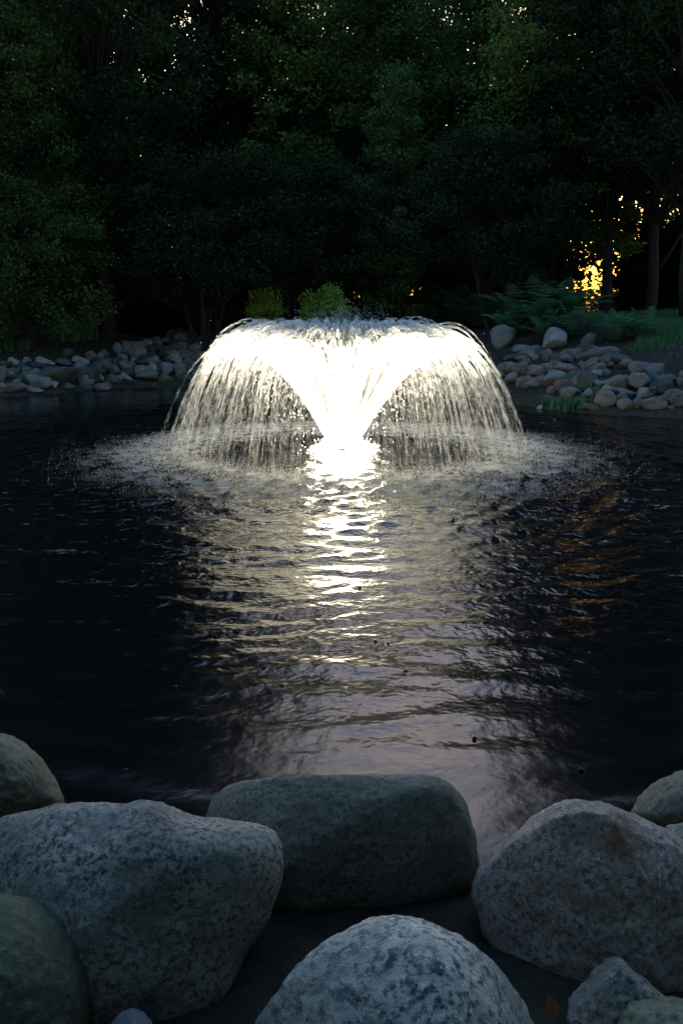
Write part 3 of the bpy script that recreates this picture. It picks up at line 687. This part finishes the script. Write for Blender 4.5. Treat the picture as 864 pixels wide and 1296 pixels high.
for i, (px, Y, s, lab) in enumerate([(440, 36, 1.15, 'medium tree behind the gap between spreading tree and arborvitae'), (470, 31, 1.0, 'medium green tree just behind the arborvitae'),
        (545, 33, 1.08, 'medium green tree between the arborvitae and the fern-bed tree'), (602, 30, 1.0, 'medium green tree behind the spreading tree of the fern bed'),
        (380, 40, 1.2, 'farther medium tree behind the bright shrubs'), (505, 41, 1.27, 'farthest medium tree behind the arborvitae'), (580, 42, 1.26, 'farthest medium tree behind the fern bed')]):
    place_tree(T_mid[i % 2], used, px, Y, lab, 'tree', G3, s)
# unseen trees added round the viewer to shade the boulders and cut sky light
for i, (x, y, s) in enumerate([(-15, 6, .95), (-13, -5, .9), (-6, -13, .95), (2, -15, .9), (9, -12, .95), (14, -4, .9), (16, 6, .95)]):
    o = copy_tree(T_tall[i % 3]); o.location = (x, y, gz(x, y) - .02); o.rotation_euler = (0, 0, i * 1.1); o.scale = (s * 1.3, s * 1.3, s * 1.65)
    tag(o, 'unseen tall tree added round the viewer to shade the boulders', 'tree', 'unseen shade trees added round the viewer')
for i in range(13):  # unseen evergreens added behind the viewer to darken the boulder fronts
    a_ = R(-205 + 230 * i / 12); x, y = 9.5 * math.cos(a_), -1.5 + 8.0 * math.sin(a_)
    o = copy_tree(T_con); o.location = (x, y, gz(x, y) - .02); o.rotation_euler = (0, 0, i * 1.7); o.scale = (.95, .95, 1.25 + .08 * (i % 3))
    tag(o, 'unseen evergreen added behind the viewer to shade the boulders', 'tree', 'unseen shade evergreens added behind the viewer')
for px_, Y_, s_, lab_ in ((405, 32.5, 1.12, 'light green tree above the dark spreading tree with bright shrubs'), (330, 37, 1.25, 'light green tree farther back beside the tall dark trees'), (78, 27, 1.2, 'light green tree standing behind the dense evergreen'), (668, 27.5, .95, 'light green tree behind the ferns and the thin trunk')):
    place_tree(T_lit, used, px_, Y_, lab_, 'tree', None, s_)
place_tree(T_con, used, 55, 23.0, 'dense evergreen reaching to the ground above the rock bank', 'tree', None, .95)
place_tree(T_con, used, -45, 22.0, 'dense evergreen at the far end of the rock bank', 'tree', None, 1.0)
place_tree(T_arb, used, 492, 27.5, 'pale green columnar arborvitae rising behind the fountain', 'tree', None, 1.0)
place_tree(T_orn, used, 375, 26.0, 'dark many-stemmed spreading tree beside the bright green shrubs', 'tree', None, 1.0)
place_tree(T_orn, used, 265, 24.5, 'dark many-stemmed spreading tree on the mulch slope', 'tree', None, 1.0)
place_tree(T_orn, used, 615, 25.0, 'dark many-stemmed spreading tree above the fern bed', 'tree', None, 1.0)
for i, (px, Y, tr, lab) in enumerate([(153, 25, .17, 'slim leaning tree trunk at the edge of the mulch slope'), (748, 25.5, .19, 'dark tree trunk in front of the orange sunset gap'),
                                      (803, 25, .15, 'straight dark trunk beside the lawn edge'), (856, 22.5, .26, 'thick dark trunk rising from the lawn'), (700, 27, .12, 'thin dark trunk behind the ferns')]):
    t = make_tree('woodland_tree', 160 + i, 13, [4.2, 4.6, 3.4, 3.4, 2.4][i], 2.8, 190, 140, .14, M['leaf_dark'], 1, tr, .5, .8, [.02, .012, 0, 0, -.01][i], .7)
    t_s = [1, .8, 1, 1, .68][i]
    place_tree(t, used, px, Y, lab.replace('tree trunk', 'tree').replace('trunk', 'tree'), 'tree', None, t_s, 0)
place_tree(T_shr, used, 412, 24.0, 'bright green leafy shrub below the dark spreading tree', 'shrub', None, 1.15, None, 1.4)
place_tree(T_shr, used, 340, 24.5, 'smaller bright green shrub behind the dark stems', 'shrub', None, .9, None, 1.7)

T_und = make_tree('understory_bush', 171, 2.6, .1, 1.5, 120, 110, .12, M['leaf_dark'], 5, .035, .6, .42, 0, .9)
for i, (px, Y, s) in enumerate([(-20, 28, 1.2), (70, 28, 1.1), (130, 27.5, 1.0), (190, 28.5, 1.15), (240, 29, 1.1), (95, 34, 1.9), (160, 35, 1.8), (40, 36, 1.9), (300, 28.5, 1.1), (350, 30, 1.0), (400, 30.5, 1.1), (450, 29, 1.05), (540, 28.5, 1.1), (575, 29.5, 1.15), (640, 28.5, 1.15), (672, 29.5, 1.0), (800, 29.5, 1.0), (820, 28.5, 1.15), (870, 28, 1.2), (905, 27, 1.2)]):
    place_tree(T_und, used, px, Y, 'dark bush filling the space under the trees of the wood', 'bush', 'understory bushes of the wood', s)

# ferns: arching fronds
def fern_mesh(seed, nfr=16, L=.9):
    r_ = random.Random(seed); V, Fc = [], []
    for f in range(nfr):
        a = 6.283 * f / nfr + r_.gauss(0, .2); ll = L * r_.uniform(.7, 1.1); el = r_.uniform(.75, 1.35)
        for i in range(1, 13):
            t = i / 12; r = ll * t * math.cos(el) * 1.1; z = ll * (t * math.sin(el) - .45 * t * t)
            w = .17 * ll * math.sin(math.pi * min(.98, t * .9 + .1)) ** .7
            c = Vector((r * math.cos(a), r * math.sin(a), z)); sd = Vector((-math.sin(a), math.cos(a), 0)); fw = Vector((math.cos(a), math.sin(a), .3))
            for s in (-1, 1):
                b0 = len(V); tip = c + sd * s * w + fw * .05 * ll - Vector((0, 0, .12 * w))
                for q in (c - fw * .03 * ll, tip - fw * .02 * ll, tip, c + fw * .035 * ll): V.append(tuple(q))
                Fc.append((b0, b0 + 1, b0 + 2, b0 + 3))
    return V, Fc
FERN = [mesh_np('fern', *fern_mesh(200 + i)) for i in range(3)]
for f in FERN: f.materials.append(M['leaf_fern'])
for i, (px, py, s) in enumerate([(545, 398, 1.5), (575, 400, 1.6), (605, 400, 1.7), (632, 398, 1.6), (660, 400, 1.7), (690, 402, 1.6), (590, 385, 1.9), (640, 384, 2.0), (675, 388, 1.9), (715, 400, 1.5), (560, 384, 1.8), (612, 378, 2.0), (700, 385, 1.7), (648, 412, 1.2), (725, 412, 1.1), (690, 416, 1.0), (780, 416, .9), (810, 412, .9)]):
    p = hit_ground(px, py + 16); o = link('fern', FERN[i % 3]); o.location = (p.x, p.y, p.z - .03); o.scale = (s * 1.15, s * 1.15, s * 1.65); o.rotation_euler = (0, 0, i * 1.3)
    tag(o, 'green fern clump in the bed between fountain and sunset gap', 'fern', 'ferns in the bed above the rock pile')
def blade_clump(n, L, spread, rs, w=.012):
    V, Fc = [], []
    for i in range(n):
        a = rs.uniform(0, 6.283); q = spread * math.sqrt(rs.uniform(0, 1)); x, y = q * math.cos(a), q * math.sin(a); b = rs.uniform(0, 6.283)
        ll = L * rs.uniform(.5, 1.1); ln = rs.uniform(.1, .7)
        for k in range(4):
            t = k / 3; cx = x + math.cos(b) * ln * ll * t * t; cy_ = y + math.sin(b) * ln * ll * t * t; z = ll * t * (1 - .25 * ln * t)
            ww = w * (1 - t * .95); V += [(cx - math.sin(b) * ww, cy_ + math.cos(b) * ww, z), (cx + math.sin(b) * ww, cy_ - math.cos(b) * ww, z)]
        o = len(V) - 8
        for k in range(3): Fc.append((o + 2 * k, o + 2 * k + 1, o + 2 * k + 3, o + 2 * k + 2))
    return V, Fc
rs = np.random.default_rng(5)
GT = mesh_np('grass_tuft', *blade_clump(160, .75, .32, rs)); GT.materials.append(M['leaf_fern'])
for i, (px, py, s, lab) in enumerate([(78, 432, 1.0, 'wide grassy tuft on the mulch slope above the dark stones'), (108, 430, .9, 'grassy tuft beside the wide tuft on the mulch slope'), (8, 444, .55, 'low grassy tuft at the foot of the evergreen'), (32, 442, .5, 'small grassy tuft below the evergreen')]):
    p = hit_ground(px, py); o = link('grass_tuft', GT); o.location = (p.x, p.y, p.z - .02); o.scale = (s * 1.2, s * 1.2, s); o.rotation_euler = (0, 0, i); tag(o, lab, 'grass tuft')
WP = mesh_np('water_plant', *blade_clump(60, .36, .16, rs, .03)); WP.materials.append(M['leaf_fern'])
for i, (px, py, s) in enumerate([(705, 517, .8), (722, 519, .9), (741, 515, .8), (752, 500, .7), (690, 512, .6)]):
    p = hit_ground(px, py); o = link('water_plant', WP); o.location = (p.x, p.y, max(0, p.z) - .02); o.scale = (s,) * 3; o.rotation_euler = (0, 0, i * 2.1)
    tag(o, 'small leafy green plant at the foot of the rock pile', 'plant', 'water plants at the foot of the rock pile')
# bubbles floating on the pond
V, Fc = lathe([(.014, -.004), (.0145, 0), (.0125, .006), (.008, .0105), (.0015, .013)], 10); Fc.append(tuple(40 + k for k in range(10)))
BB = mesh_np('bubble', V, Fc, True); BB.materials.append(M['water'])
for i, (px, py) in enumerate([(413, 848), (475, 812), (491, 815), (334, 846), (660, 770), (222, 870), (160, 975), (640, 785), (541, 845), (513, 850), (357, 868), (680, 860), (432, 882), (600, 935), (560, 760), (455, 745), (390, 770), (520, 710), (300, 800), (735, 975)]):
    p = on_z(px, py); o = link('bubble', BB); o.location = (p.x, p.y, .002); o.scale = ((.45, .7, .55, .85)[i % 4],) * 3
    tag(o, 'tiny clear bubble floating on the dark pond between fountain and boulders', 'bubble', 'bubbles floating on the pond')
# lawn strip
n = 26000
lx = rng.uniform(5.0, 14, n); ly = rng.uniform(18.6, 25, n)
k = (ly > 18.9 + .35 * np.sin(lx * 1.7)) & (lx > 6.0 + (ly - 18.9) * .12 + .3 * np.sin(ly * 2)); lx, ly = lx[k], ly[k]; n = len(lx); lz = ground_z(lx, ly)
a = rng.uniform(0, 6.28, n); hgt = rng.uniform(.06, .17, n); wd = .011
dx, dy = np.cos(a), np.sin(a); tx, ty = lx + rng.normal(0, .04, n), ly + rng.normal(0, .04, n)
V = np.stack([np.stack([lx - dx * wd, ly - dy * wd, lz], 1), np.stack([lx + dx * wd, ly + dy * wd, lz], 1), np.stack([tx, ty, lz + hgt], 1)], 1).reshape(-1, 3)
tag(link('lawn_grass', mesh_np('lawn_grass', V, np.arange(n * 3).reshape(n, 3)), M['grass']), 'short green lawn grass beyond the rock pile', 'grass', kind='stuff')
# leaf litter and bark chips on the banks
n = 26000
lx = rng.uniform(-12, 12, n); ly = rng.uniform(14, 27, n); s = sdist(lx, ly); k = (s > .3) & (s < 7); lx, ly = lx[k], ly[k]; n = len(lx)
V, Fa = leaf_quads(np.stack([lx, ly, ground_z(lx, ly) + .015], 1), .055, rng, 2.5, .6)
tag(link('leaf_litter', mesh_np('leaf_litter', V, Fa), M['litter']), 'scattered brown leaves and bark chips on the banks', 'leaf litter', kind='stuff')
# far wood, one mass, open towards the setting sun
rs = np.random.default_rng(77)
nc = 1300; az = rs.uniform(-40, 40, nc); dist = rs.uniform(46, 62, nc); z = rs.uniform(0, 1, nc) ** 1.5 * 12
gap = ((az > 14.6) & (az < 16.4) & (z < 7) & (rs.uniform(0, 1, nc) < .8)) | ((np.abs(az - 2.4) < .5) & (z > 3) & (z < 6)) | ((np.abs(az - 4.4) < .7) & (z > 2) & (z < 5.5))
az, dist, z = az[~gap], dist[~gap], z[~gap]; nc = len(az)
C = np.stack([dist * np.sin(np.radians(az)), dist * np.cos(np.radians(az)), z + 1], 1)
k = rs.integers(0, nc, 130000); d = rs.normal(0, 1, (len(k), 3)); d *= np.array([1.3, 1.3, .8])
V, Fa = leaf_quads(C[k] + d, .38, rs)
tag(link('far_wood', mesh_np('far_wood', V, Fa), M['leaf_dark']), 'dark far-off wood seen between the trees', 'wood', kind='stuff')
